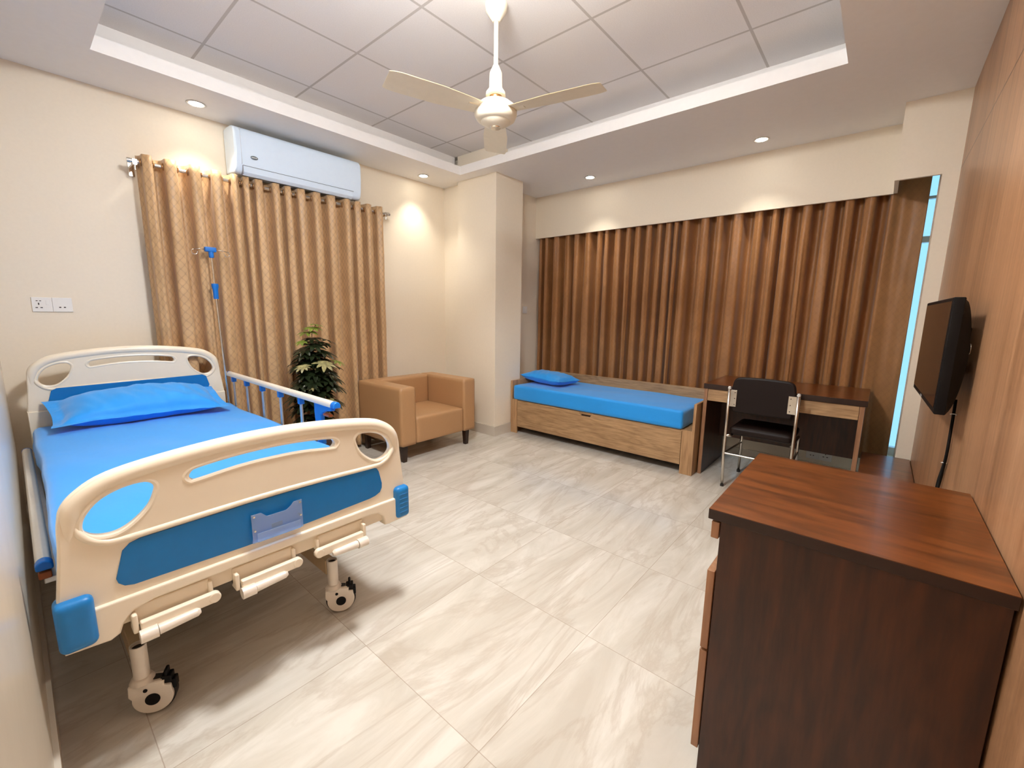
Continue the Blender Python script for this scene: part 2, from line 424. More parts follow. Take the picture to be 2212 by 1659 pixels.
# window behind the curtains
WX = 4.60
fr = MB()
fr.box(WX-.03, WX+.03, YW-.15, 3.285, .20, .262); fr.box(WX-.03, WX+.03, YW-.15, 3.285, 2.505, 2.54)
fr.box(WX-.028, WX+.028, YW-.15, 3.285, 1.87, 1.915); fr.box(WX-.020, WX+.020, YW-.15, 3.285, 2.185, 2.205)
for y in (-.405, .62, 1.45, 2.30, 3.24): fr.box(WX-.025, WX+.025, y, y+.045, .26, 2.505)
fr.box(WX-.012, WX+.012, -.260, -.2075, .26, 2.505)
wf = struct(fr.build('window_1', M['white']))
MB().box(WX-.003, WX+.003, -.40, 3.28, .26, 2.505).build('window_pane', M['glass'], wf)

# ------------------------------------------------------------------ curtains
def smooth01(t): return t*t*(3-2*t)
def curtain(name, fronts, base, A, z0, z1, along, matx, label, group, seedv=0, nz=46, top_flat=False, ends=None, thick=.0022, eyelets=False, flat=None):
    # fronts: positions of the fold crests along the wall; `along` turns (s, depth) into x, y
    rnd = random.Random(seedv)
    pts = []
    s0, s1 = ends
    cr = [s0 - (fronts[0]-s0 if fronts[0] > s0+1e-4 else .05)] + list(fronts) + [s1 + (s1-fronts[-1] if s1 > fronts[-1]+1e-4 else .05)]
    def depth(s):
        i = 0
        while i < len(cr)-2 and s > cr[i+1]: i += 1
        t = (s-cr[i])/(cr[i+1]-cr[i]); gap = cr[i+1]-cr[i]
        return cos(2*pi*(t-.055*sin(2*pi*t))), gap, i
    n = int((s1-s0)/.0055)
    prof = []
    for k in range(n+1):
        s = s0+(s1-s0)*k/n
        c, gap, i = depth(s)
        t = (s-cr[i])/gap
        a = A*min(1.15, .55+gap*4.2)
        ss = s + .018*min(1, gap/.1)*sin(4*pi*t)*.55
        dd = -a*c
        if flat is not None and s < flat: q_ = smooth01(min(1, (flat-s)/.05)); dd = dd*(1-q_) + q_*(-A*.55)
        prof.append((ss, dd, i))
    L = [0]
    for k in range(1, len(prof)): L.append(L[-1]+math.hypot(prof[k][0]-prof[k-1][0], prof[k][1]-prof[k-1][1]))
    mb = MB(); vs = []; uv = []
    for j in range(nz+1):
        z = z0+(z1-z0)*j/nz; h = (z-z0)/(z1-z0)
        for k, (s, d, i) in enumerate(prof):
            am = .80+.20*abs(cos(h*2.2+i*1.7)) if not top_flat else .75+.25*(1-h)
            if h > .97: am *= .9
            wv = .010*(1-h)*noise.noise(Vector((s*3.1, h*1.3, seedv))) + .012*(1-h)*sin(i*2.4+seedv)
            e_ = min(1, min(s-s0, s1-s)/.05) if s1 > s > s0 else 0
            wv *= max(0, e_)
            dz = .006*noise.noise(Vector((s*22, h*7, seedv+3)))
            x, y = along(s+wv, d*am+dz+base)
            vs.append((x, y, z)); uv.append((L[k], z))
    W = len(prof)
    fs = [(j*W+k, j*W+k+1, (j+1)*W+k+1, (j+1)*W+k) for j in range(nz) for k in range(W-1)]
    me = bpy.data.meshes.new(name); me.from_pydata(vs, [], fs); me.materials.append(matx)
    ul = me.uv_layers.new(name='uv')
    for lp in me.loops: ul.data[lp.index].uv = uv[lp.vertex_index]
    me.polygons.foreach_set('use_smooth', [True]*len(me.polygons))
    o = bpy.data.objects.new(name, me); col.objects.link(o)
    q = o.modifiers.new('thickness', 'SOLIDIFY'); q.thickness = thick; q.offset = 0
    tag(o, label, 'curtain', group)
    if eyelets:
        xs = []
        for k in range(1, len(prof)):
            if prof[k-1][1]*prof[k][1] < 0: xs.append((prof[k][0], 1 if prof[k][1] > prof[k-1][1] else -1))
        for (x, sg) in xs:
            g = MB().torus((x, base, z1-.045), (1, .45*sg, 0), .0205, .0045, 18, 8)
            g.build('eyelet', M['bronze'], o, smooth=True, off=False)
    return o

FL = [.695, .819, .956, 1.081, 1.205, 1.268, 1.351, 1.485, 1.564, 1.667, 1.799, 1.917, 2.077, 2.166, 2.279, 2.387]
RODY, RODZ = 3.736, 2.222
curtain('eyelet_curtain', FL[:8], RODY, .056, .03, RODZ+.045, lambda s, d: (s, d), M['curtain'],
        'beige trellis curtain, the half nearer the white wall socket', 'curtains on the steel rod', 3, ends=(.655, 1.522), eyelets=True)
curtain('eyelet_curtain', FL[8:], RODY, .056, .03, RODZ+.045, lambda s, d: (s, d), M['curtain'],
        'beige trellis curtain behind the plant and armchair, far half on the rod', 'curtains on the steel rod', 5, ends=(1.528, 2.45), eyelets=True)
rod = thing('curtain_rod', (1.55, RODY, RODZ), 'chrome curtain rod below the air conditioner', 'curtain rod')
MB().cyl((.62, RODY, RODZ), (2.50, RODY, RODZ), .0125, n=20).build('pole', M['chrome'], rod, smooth='auto')
for x in (.605, 2.50): MB().cyl((x, RODY, RODZ), (x+.018, RODY, RODZ), .016, n=20).build('end_cap', M['chrome'], rod, smooth='auto')
for x in (.642, 2.475):
    b_ = MB().box(x-.012, x+.012, RODY-.012, YA, RODZ-.026, RODZ-.010); b_.box(x-.016, x+.016, YA-.01, YA, RODZ-.07, RODZ+.02)
    b_.box(x-.014, x+.014, RODY-.015, RODY+.015, RODZ-.02, RODZ+.013); b_.cyl((x, RODY-.004, RODZ-.055), (x, RODY-.004, RODZ-.02), .006, n=12)
    b_.build('bracket', M['chrome'], rod, bevel=.002, seg=1)

al = lambda s, d: (d, s)
# window-wall curtains: crests listed from right (small y) to left
F1 = [1.69, 1.77, 1.88, 2.00, 2.10, 2.22, 2.36, 2.43, 2.58, 2.73, 2.85, 3.00, 3.15, 3.25]
F2 = [.77, .905, 1.065, 1.22, 1.34, 1.53, 1.61]
F3 = [.02, .17, .292, .41, .56, .70]
curtain('window_curtain', F1, 4.340, .062, .20, 2.62, al, M['curtain_shaded'],
        'shaded-brown trellis curtain behind the daybed, pleated most closely', 'curtains across the window wall', 11, ends=(1.632, 3.27))
curtain('window_curtain', F2, 4.340, .062, .20, 2.62, al, M['curtain_shaded'],
        'middle shaded-brown trellis curtain, behind the foot of the daybed and the desk corner', 'curtains across the window wall', 13, ends=(.738, 1.655))
curtain('window_curtain', F3, 4.340, .062, .20, 2.62, al, M['curtain_shaded'],
        'shaded-brown trellis curtain behind the desk, beside the open strip of window', 'curtains across the window wall', 17, ends=(-.150, .742), flat=.045)

# ------------------------------------------------------------------ lamps
def downlight(x, y, label):
    t = thing('downlight', (x, y, ZS), label, 'ceiling light', 'recessed downlights in the plaster border')
    MB().lathe([(.052, -.001), (.056, -.004), (.050, -.006), (.040, -.004), (.038, .0)], (0, 0, 0), 28, False).build('trim_ring', M['white'], t, smooth=True, off=False)
    MB().lathe([(.0395, -.0035), (.030, -.006), (.001, -.0065)], (0, 0, 0), 28, True).build('lens', M['disc'], t, smooth=True, off=False)
    l = bpy.data.lights.new('downlight_lamp', 'SPOT'); l.energy = P_SPOT; l.color = WARM; l.spot_size = R(92); l.spot_blend = .9; l.shadow_soft_size = .03
    o = bpy.data.objects.new('downlight_lamp', l); col.objects.link(o); o.parent = t; o.location = (0, 0, -.02)
    return t
downlight(.985, 3.645, 'small round downlight above the headboard, nearest the corner of the photo')
downlight(2.889, 3.672, 'small round downlight between the air conditioner and the column')
downlight(3.952, 2.383, 'small round downlight above the daybed')
downlight(3.948, .870, 'small round downlight above the desk')
downlight(.20, 1.80, 'added unseen downlight over the hospital bed, for more bounce light')  # lamp added out of view to raise the bounce light
downlight(1.60, .03, 'added unseen downlight over the dresser, for bounce and light on the panelled wall')  # another added lamp, brightens the panelled wall and the bounce
dl = thing('ceiling_lamp', (1.05, 1.25, ZC), 'round drum ceiling lamp near the bed foot, above the picture', 'ceiling light')
MB().lathe([(.08, 0), (.08, -.02), (.02, -.03), (.02, -.10), (.17, -.11), (.17, -.12)], (0, 0, 0), 36).build('lamp_base', M['white'], dl, smooth='auto', off=False)
MB().lathe([(.165, -.118), (.18, -.15), (.17, -.20), (.12, -.22), (.001, -.225)], (0, 0, 0), 36).build('diffuser', M['drum'], dl, smooth=True, off=False)

# ------------------------------------------------------------------ air conditioner
ac = thing('air_conditioner', (1.7, 3.76, 2.25), 'white wall-mounted split air conditioner above the eyelet curtains', 'air conditioner')
pr = [(YA, 2.295), (YA, 2.60), (3.80, 2.612), (3.72, 2.606), (3.672, 2.59), (3.652, 2.565), (3.648, 2.52), (3.650, 2.42), (3.658, 2.34), (3.672, 2.295), (3.70, 2.278), (3.76, 2.285)]
MB().prism(pr, 1.195, 2.185, 'YZ').build('body', M['acwhite'], ac, bevel=.014, seg=3)
fl = [(3.6555, 2.332), (3.664, 2.292), (3.690, 2.272), (3.696, 2.277), (3.672, 2.298), (3.662, 2.334)]
MB().prism(fl, 1.245, 2.105, 'YZ').build('air_flap', M['acwhite'], ac, bevel=.002, seg=1)
g_ = MB(); g_.box(1.240, 1.243, 3.652, 3.70, 2.275, 2.334); g_.box(1.243, 2.108, 3.6535, 3.66, 2.3335, 2.3352)
g_.build('flap_gap', mat('shadow_gap', (.25, .26, .30), .6), ac)
sb = MB(); sb.box(1.236, 1.2375, 3.6475, 3.66, 2.34, 2.585); sb.build('panel_seam', mat('seam_grey', (.55, .58, .63), .5), ac)
MB().lathe([(.001, .0), (.034, .0), (.034, .003), (.028, .005), (.001, .006)], (0, 0, 0), 28).xform(Matrix.Translation((1.320, 3.6515, 2.400)) @ Matrix.Rotation(R(90), 4, 'X') @ Matrix.Diagonal((.75, .38, .6, 1))).build('badge', mat('grey_oval_badge', (.16, .19, .22), .3, .5), ac, smooth=True)
lb = MB()
for k in range(7): lb.box(1.304+k*.005, 1.307+k*.005, 3.6455, 3.648, 2.397, 2.403)
lb.build('badge_lettering', M['white'], ac)
pts = [(2.185+.03*sin(t)*1.0, 3.83, 2.315+.045*cos(t)) for t in [pi*k/12 for k in range(13)]]
MB().tube(pts, .005, 8).build('pipe', M['black'], ac, smooth=True)

# ------------------------------------------------------------------ ceiling fan
FX, FY, FZ = 1.868, 1.738, 2.375
fan = thing('ceiling_fan', (FX, FY, ZC), 'cream three-blade ceiling fan hanging from the tiled ceiling', 'fan')
MB().cyl((FX, FY, FZ+.10), (FX, FY, ZC-.03), .012, n=16).build('down_rod', M['fanwhite'], fan, smooth='auto')
MB().lathe([(.001, ZC-FZ), (.06, ZC-FZ), (.055, ZC-FZ-.03), (.018, ZC-FZ-.08), (.001, ZC-FZ-.08)], (FX, FY, FZ), 28).build('canopy', M['fanwhite'], fan, smooth='auto')
MB().lathe([(.014, .24), (.034, .20), (.036, .125), (.052, .105), (.054, .088), (.040, .086), (.014, .086)], (FX, FY, FZ), 32).build('rod_cover', M['fanwhite'], fan, smooth='auto')
MB().lathe([(.034, .04), (.034, .10)], (FX, FY, FZ), 28).build('motor_neck', M['bronze'], fan, smooth='auto')
MB().lathe([(.02, .062), (.06, .060), (.085, .050), (.108, .032), (.116, .014), (.117, .008), (.112, .004), (.117, -.001), (.116, -.010), (.106, -.030), (.088, -.042), (.082, -.043), (.078, -.048), (.045, -.066), (.030, -.070), (.001, -.071)], (FX, FY, FZ), 44).build('motor_housing', M['fanwhite'], fan, smooth='auto')
MB().lathe([(.030, -.068), (.028, -.075), (.001, -.077)], (FX, FY, FZ), 24).build('switch_cap', M['chrome'], fan, smooth='auto')
for ang in (163, 283, 43):
    def bl(a, b, off):
        rr = .10+.50*a; wd = .052+.022*min(1, a*2.2) - .012*max(0, a-.93)/.07
        y = (b-.5)*2*wd; zz = -.003+.16*y*.9 - .012*(1-a)*0 + off
        return Vector((rr, y, zz))
    mb = MB(); n1, n2 = 20, 8
    mb.grid(lambda a, b: bl(a, b, .0015), n1, n2); mb.grid(lambda a, b: bl(a, 1-b, -.0015), n1, n2)
    mb.box(.06, .17, -.02, .02, -.006, 0)
    mb.xform(Matrix.Translation((FX, FY, FZ+.012)) @ Matrix.Rotation(R(ang), 4, 'Z'))
    mb.build('blade', M['fanwhite'], fan, smooth='auto')

# ------------------------------------------------------------------ hospital bed
def catmull(pts, n=6, closed=True):
    k = len(pts); out = []
    for i in range(k if closed else k-1):
        p0 = pts[(i-1) % k] if closed or i > 0 else pts[0]; p1 = pts[i]; p2 = pts[(i+1) % k]; p3 = pts[(i+2) % k] if closed or i < k-2 else pts[-1]
        for j in range(n):
            t = j/n
            out.append(tuple(.5*((2*p1[a])+(-p0[a]+p2[a])*t+(2*p0[a]-5*p1[a]+4*p2[a]-p3[a])*t*t+(-p0[a]+3*p1[a]-3*p2[a]+p3[a])*t*t*t) for a in (0, 1)))
    if not closed: out.append(pts[-1])
    return out
def plate(loops, y0, y1, bev, name='tmp'):
    # flat plate in XZ with holes and rounded edges, returned as (verts, faces)
    cu = bpy.data.curves.new(name, 'CURVE'); cu.dimensions = '2D'; cu.fill_mode = 'BOTH'
    for L in loops:
        s = cu.splines.new('POLY'); s.points.add(len(L)-1); s.use_cyclic_u = True
        for p, q in zip(s.points, L): p.co = (q[0], q[1], 0, 1)
    h = (y1-y0)/2
    cu.extrude = max(.0001, h-bev); cu.bevel_depth = bev; cu.bevel_resolution = 2; cu.offset = -bev
    o = bpy.data.objects.new(name, cu); col.objects.link(o)
    dg = bpy.context.evaluated_depsgraph_get(); me = bpy.data.meshes.new_from_object(o.evaluated_get(dg))
    vs = [(v.co.x, (y0+y1)/2 - v.co.z, v.co.y) for v in me.vertices]; fs = [tuple(p.vertices) for p in me.polygons]
    bpy.data.objects.remove(o); bpy.data.curves.remove(cu); bpy.data.meshes.remove(me)
    return vs, fs

bed = thing('hospital_bed', (.52, 2.6, 0), 'cream and blue hospital bed with side rails, made up with a bright blue sheet', 'bed')
def board(name, yc, x0, x1, zt, low, front):
    # canonical board drawn on a 1.07 m wide layout, z from 0.53 (lower joint) to 0.90 (top)
    sx = (x1-x0)/1.07
    def T(p): return (x0+p[0]*sx, (zt-.892*1.0)+p[1])
    out = [(.0, .37), (.0, .53), (.016, .66), (.022, .735), (.034, .780), (.062, .816), (.122, .850), (.24, .872), (.39, .888), (.535, .893),
           (.68, .888), (.83, .872), (.948, .850), (1.008, .816), (1.036, .780), (1.048, .735), (1.054, .66), (1.07, .53), (1.07, .37)]
    if low is not None: out = [(out[0][0], low)]+out[1:-1]+[(out[-1][0], low)]
    lh = catmull([(.066, .722), (.076, .752), (.106, .784), (.152, .803), (.200, .806), (.222, .790), (.220, .766), (.202, .729), (.166, .696), (.132, .681), (.098, .684), (.074, .700)], 4)
    rh = [(1.07-p[0], p[1]) for p in lh]
    sl = catmull([(.306, .792), (.316, .808), (.342, .818), (.44, .828), (.535, .831), (.63, .828), (.728, .818), (.754, .808), (.764, .792), (.754, .778), (.735, .776), (.63, .788), (.535, .791), (.44, .788), (.335, .776), (.316, .778)], 4)
    oc = catmull(out[1:-1], 5, closed=False)
    outline = [out[0]]+oc+[out[-1]]
    mb = MB()
    v_, f_ = plate([[T(p) for p in L] for L in (outline, lh, rh, sl)], yc-.015, yc+.015, .006)
    mb.add(v_, f_)
    # handle tube that follows the top edge
    ins = [(.036, .62), (.040, .70), (.048, .755), (.064, .787), (.10, .815), (.15, .835), (.26, .853), (.40, .866), (.535, .870)]
    ins = ins+[(1.07-a, b) for a, b in ins[-2::-1]]
    tp = catmull(ins, 5, closed=False)
    rr = [.020*min(1, .25+i/14) * min(1, .25+(len(tp)-1-i)/14) + .004 for i in range(len(tp))]
    mb.tube([(T(p)[0], yc, T(p)[1]) for p in tp], rr, 14)
    # bead below the hand holes
    bd = catmull([(.058, .745), (.058, .712), (.072, .686), (.10, .666), (.15, .658), (.35, .664), (.535, .667), (.72, .664), (.92, .658), (.97, .666), (.998, .686), (1.012, .712), (1.012, .745)], 4, closed=False)
    sd = -1 if front else -1
    nb = len(bd)
    mb.tube([(T(p)[0], yc+sd*(.013-.008*max(0, 1-min(i, nb-1-i)/5)), T(p)[1]) for i, p in enumerate(bd)], [.0095*min(1, .2+min(i, nb-1-i)/6) for i in range(nb)], 10)
    # rims round the slot and the two side holes
    for L in (lh, rh, sl):
        cx_ = sum(p[0] for p in L)/len(L); cz_ = sum(p[1] for p in L)/len(L)
        mb.tube([(T(p)[0], yc+sd*.010, T(p)[1]-.0) for p in [(cx_+(q[0]-cx_)*1.06, cz_+(q[1]-cz_)*1.10) for q in L]], .0075, 8, closed=True)
    return mb, T
fb, TF = board('footboard', 1.54, -.003, 1.063, .902, .45, True)
# lower apron with two feet and an arched cut-out
ap = [(-.003, .400), (.085, .392), (.106, .402), (.114, .425), (.140, .456), (.185, .466), (.50, .468), (.87, .468), (.92, .462), (.944, .440), (.952, .398), (.972, .396), (1.063, .398),
      (1.063, .500), (-.003, .500)]
v_, f_ = plate([ap], 1.512, 1.562, .006); fb.add(v_, f_)
ap2 = [(.10, .415), (.97, .415), (.955, .478), (.115, .478)]
v_, f_ = plate([ap2], 1.530, 1.556, .004); fb.add(v_, f_)
fbo = fb.build('footboard', M['cream'], bed, smooth='auto')
pn = [(.113, .560), (.116, .546), (.128, .533), (.148, .527), (.433, .521), (.65, .526), (.889, .535), (.915, .539), (.938, .549), (.947, .566), (.948, .586), (.936, .640), (.928, .655), (.905, .667), (.44, .666), (.172, .658), (.150, .652), (.133, .636)]
v_, f_ = plate([pn], 1.5215, 1.5285, .0015); MB().add(v_, f_).build('blue_panel', M['panelblue'], fbo, smooth='auto')
for sx0 in (0, 1):
    xx = (-.012, .064) if sx0 == 0 else (1.004, 1.072)
    g = MB().rbox(((xx[0]+xx[1])/2, 1.534, .476), (xx[1]-xx[0], .072, .142), .018, (10, 10, 16), None)
    if sx0: 
        for k in range(5): g.box(1.018, 1.058, 1.4968, 1.500, .432+k*.020, .436+k*.020)
    g.build('corner_guard', M['guardblue'], fbo, smooth=True)
# clear acrylic card holder
ch_ = [(.470, .618), (.500, .618), (.518, .600), (.580, .600), (.598, .612), (.606, .622), (.634, .622), (.634, .520), (.470, .520)]
ho = MB()
v_, f_ = plate([ch_], 1.505, 1.508, .0006); ho.add(v_, f_)
ho.box(.470, .634, 1.505, 1.522, .518, .521); ho.box(.482, .622, 1.497, 1.499, .523, .552); ho.box(.482, .622, 1.497, 1.508, .521, .524)
ho.xform(Matrix.Translation((-.022, 0, .010)))
hold = ho.build('card_holder', M['acrylic'], fbo)
for (a, b) in ((.456, .620), (.605, .624), (.456, .570), (.605, .575)): MB().cyl((a, 1.503, b), (a, 1.522, b), .0035, n=10).build('screw', M['chrome'], fbo)
MB().box(.513, .548, 1.5195, 1.5212, .555, .570).build('printed_mark', mat('printed_mark_blue', srgb(50, 92, 130), .4), fbo)

hb, TH = board('headboard', 3.645, .012, .985, 1.058, None, False)
lo = [(.012, .42), (.985, .42), (.985, .705), (.012, .705)]
v_, f_ = plate([lo], 3.622, 3.672, .006); hb.add(v_, f_)
hbo = hb.build('headboard', M['cream'], bed, smooth='auto')
v_, f_ = plate([[(.112, .735), (.100, .755), (.118, .818), (.140, .830), (.50, .836), (.855, .840), (.878, .828), (.893, .765), (.880, .735), (.86, .712), (.135, .712)]], 3.6215, 3.6300, .0015); MB().add(v_, f_).build('blue_panel', M['panelblue'], hbo, smooth='auto')

# crank handles below the footboard
def crank(x, flip):
    w_ = .195; mb = MB()
    def px(a): return x + (a if not flip else w_-a)
    def bx(m_, a, b, *r_): return m_.box(min(px(a), px(b)), max(px(a), px(b)), *r_)
    bx(mb, 0, .013, 1.500, 1.545, .388, .445); bx(mb, .0, .19, 1.525, 1.545, .398, .458)
    bx(mb, .185, .198, 1.515, 1.545, .405, .450)
    o = mb.build('crank_housing', M['cream'], bed, bevel=.004)
    arm = MB(); bx(arm, .016, w_, 1.492, 1.512, .386, .420)
    arm.cyl((px(w_), 1.4905, .403), (px(w_), 1.5125, .403), .0172, n=24)
    arm.build('crank_arm', M['cream'], o, bevel=.004)
    gr = MB().cyl((px(.010), 1.482, .384), (px(.050), 1.482, .384), .0185, .0185, 20)
    gr.build('grip_collar', M['alu'], o, smooth='auto')
    gr = MB().cyl((px(.052), 1.482, .385), (px(.145), 1.482, .388), .0150, .0125, 20); gr.cyl((px(.145), 1.482, .388), (px(.153), 1.482, .388), .0125, .007, 20)
    gr.build('grip', M['alu'], o, smooth='auto')
crank(.130, False); crank(.385, False); crank(.660, True)

# deck, frame and undercarriage
fm = MB()
for x in (.035, .985): fm.box(x-.015, x+.015, 1.565, 3.61, .41, .47)
for y in (1.60, 2.2, 2.8, 3.4): fm.box(.05, .97, y, y+.04, .41, .45)
fm.box(.05, .97, 1.58, 3.60, .452, .468)
fm.build('bed_frame', M['aluBare'], bed, bevel=.003, seg=1)
un = MB()
for x in (.152, .790):
    un.box(x-.020, x+.020, 1.70, 3.42, .170, .235)
for y in (1.95, 3.0): un.box(.17, .77, y, y+.04, .18, .225)
un.build('undercarriage', M['beige'], bed, bevel=.004)
for x in (.152, .790):
    for y in (2.05, 3.05): MB().box(x-.018, x+.018, y, y+.04, .235, .41).build('lift_post', M['beige'], bed, bevel=.003)
def caster(x, y, ang):
    t = MB()
    prof = [(.0215, .105), (.0215, .245), (.0175, .245), (.0175, .18), (.001, .18)]
    t.lathe([(.001, .105)]+prof, (0, 0, 0), 24, False)
    t.lathe([(.030, .112), (.034, .118), (.028, .13), (.022, .134)], (0, 0, 0), 24, True)
    # twin shells either side of the wheel
    sh = []
    for k in range(28):
        a = pi*.95 + (2*pi*.80)*k/27
        sh.append((.028+.058*cos(a), .062+.056*sin(a)))
    for sgn in (-1, 1):
        loop = [(-.032, .115), (.03, .117), (.062, .112), (.060, .098), (.078, .094)]+[(.028+.055*cos(a_), .060+.053*sin(a_)) for a_ in [R(20-k*11) for k in range(20)]]+[(-.034, .08)]
        v2, f2 = plate([loop], sgn*.017-.006, sgn*.017+.006, .003); t.add(v2, f2)
    t.box(-.03, .055, -.020, .020, .103, .117)
    mt = Matrix.Translation((x, y, 0)) @ Matrix.Rotation(ang, 4, 'Z')
    c = t.xform(mt).build('caster', M['alu'], bed, smooth='auto')
    MB().cyl((.028, -.011, .061), (.028, .011, .061), .060, n=36).xform(mt).build('wheel', M['rubber'], c, smooth='auto')
    hbm = MB()
    for s_ in (-1, 1): hbm.cyl((.028, s_*.020, .058), (.028, s_*.0255, .058), .020, n=24); hbm.cyl((.012, s_*.020, .094), (.012, s_*.0250, .094), .006, n=14)
    hbm.xform(mt).build('hub_cap', M['black'], c, smooth='auto')
    bp = MB().box(.050, .080, -.016, .016, .096, .122); bp.box(.060, .070, -.014, .014, .120, .142); bp.box(.074, .090, -.014, .014, .070, .104)
    bp.xform(mt).build('brake_pedal', M['black'], c, bevel=.004)
    MB().cyl((0, 0, .19), (0, 0, .235), .0172, n=20).xform(Matrix.Translation((x, y, 0))).build('stem_bore', M['hole'], c)
caster(.788, 1.675, R(-28)); caster(.150, 1.675, R(-28)); caster(.788, 3.42, R(-28)); caster(.150, 3.42, R(-28))

# side rails
def side_rail(x, y0, y1, z, posts, down):
    tb = MB(); n = 14
    prof = [(-.019, -.014), (-.019, .002), (-.013, .013), (0, .018), (.013, .013), (.019, .002), (.019, -.014)]
    tb.prism([(x+p[0], z+p[1]) for p in prof], y0, y1, 'XZ')
    o = tb.build('side_rail', M['alu'], bed, bevel=.003)
    for (a_, b_) in ((y0-.035, y0+.002), (y1-.002, y1+.012)):
        MB().prism([(x+p[0]*1.06, z+p[1]*1.06) for p in prof], a_, b_, 'XZ').build('end_cap', M['blue'], o, bevel=.006, seg=3)
    for k, yp in enumerate(posts):
        if not down:
            j = MB().box(x-.014, x+.014, yp-.014, yp+.016, z-.052, z-.014); j.build('joint', M['blue'], o, bevel=.003)
            p = MB().box(x-.005, x+.005, yp-.011, yp+.002, .47, z-.03); p.box(x-.005, x+.005, yp+.005, yp+.012, .47, z-.03)
            p.build('rail_post', M['aluBare'], o, bevel=.002, seg=1)
        else:
            p = MB().box(x-.003, x+.005, yp-.010, yp+.16, z-.05, z-.03); p.build('rail_post', M['aluBare'], o)
    return o
sr = side_rail(1.018, 2.045, 3.60, .833, (3.52, 3.26, 2.98, 2.70, 2.42), False)
br = MB().prism([(2.05, .822), (2.24, .822), (2.24, .77), (2.225, .60), (2.165, .60), (2.17, .765), (2.13, .785), (2.05, .80)], 1.006, 1.030, 'YZ')
br.build('end_bracket', M['blue'], sr, bevel=.005)
MB().box(1.006, 1.030, 2.08, 2.14, .762, .776).build('release_lever', M['orange'], sr, bevel=.004)
MB().box(1.008, 1.028, 2.05, 3.62, .455, .490).build('lower_rail', M['aluBare'], sr, bevel=.004)
sl_ = side_rail(-.014, 1.93, 3.55, .500, (2.2, 2.5, 2.8, 3.1, 3.4), True)
MB().box(-.030, .0, 1.90, 2.02, .455, .478).build('release_lever', M['orange'], sl_, bevel=.004)
MB().box(-.02, .02, 1.92, 3.56, .43, .45).build('lower_rail', M['aluBare'], sl_, bevel=.003)

# ------------------------------------------------------------------ bedding
def mattress(name, c, size, rad, div, label, amp=.004, seedv=0, skirt=0.0):
    def fn(p, n):
        q = Vector((p.x*2.2, p.y*2.2, p.z*3+seedv))
        d = amp*noise.noise(q)*1.5 + amp*.9*noise.noise(Vector((p.x*7+p.y*2, p.y*2.0, seedv)))
        if p.z < 0: p = p + Vector((n.x, n.y, 0))*(skirt+.008*noise.noise(Vector((p.x*9, p.y*9, seedv+5))))
        p = p + Vector((0, 0, d if p.z > 0 else 0)) + Vector((n.x, n.y, 0))*d*1.5
        return p
    return tag(MB().rbox(c, size, rad, div, fn).build(name, M['sheet'], smooth=True), label, 'mattress')
mattress('mattress', (.510, 2.578, .552), (.985, 2.006, .152), .035, (40, 80, 10), 'mattress under a bright blue sheet on the hospital bed', .007, 2)
def pillow(name, c, W, L, T, rot, label, seedv, flange=.03, sag=0.0, ear=1.0):
    nu, nv = 60, 40; mb = MB()
    def P(a, b, side):
        u_ = a*2-1; v_ = b*2-1
        fu = 1-min(1, abs(u_)/ear)**3.0; fv = 1-min(1, abs(v_)/(ear*.5+.5))**2.6
        e = max(0, min(1, (1-abs(u_))*W/2/flange)); e2 = max(0, min(1, (1-abs(v_))*L/2/flange))
        th = T/2*(max(0, fu)*max(0, fv))**.62 * smooth01(min(e, e2)) 
        x = u_*W/2*(1-.05*(1-v_*v_)*abs(u_)); y = v_*L/2*(1-.07*(1-u_*u_)*abs(v_))
        wr = .010*noise.noise(Vector((x*9, y*5, seedv)))+.007*noise.noise(Vector((x*22+y*9, y*10, seedv)))
        em = smooth01(min(1, e, e2))
        z = side*(th+.002*em) + wr*(.3+.7*em if side > 0 else .3) + .020*noise.noise(Vector((u_*1.6, v_*1.6, seedv+7)))*(abs(u_)**2+abs(v_)**2)*.8 - sag*(u_*u_)
        if side < 0 and em > .5: z = max(z, -T*.42)
        return Vector((x, y, z))
    mb.grid(lambda a, b: P(a, b, 1), nu, nv); mb.grid(lambda a, b: P(a, 1-b, -1), nu, nv)
    n0 = (nu+1)*(nv+1)
    mb.xform(Matrix.Translation(c) @ Euler(rot).to_matrix().to_4x4())
    o = mb.build(name, M['sheet'], smooth=True)
    bm = bmesh.new(); bm.from_mesh(o.data); bmesh.ops.remove_doubles(bm, verts=bm.verts, dist=.0045); bmesh.ops.recalc_face_normals(bm, faces=bm.faces)
    for fc in bm.faces: fc.smooth = True
    bm.to_mesh(o.data); bm.free()
    return tag(o, label, 'pillow')
pillow('pillow', (.495, 3.43, .726), .84, .40, .17, (R(14), 0, R(2)), 'large blue pillow leaning on the hospital bed headboard', 4, .05, .02, .88)

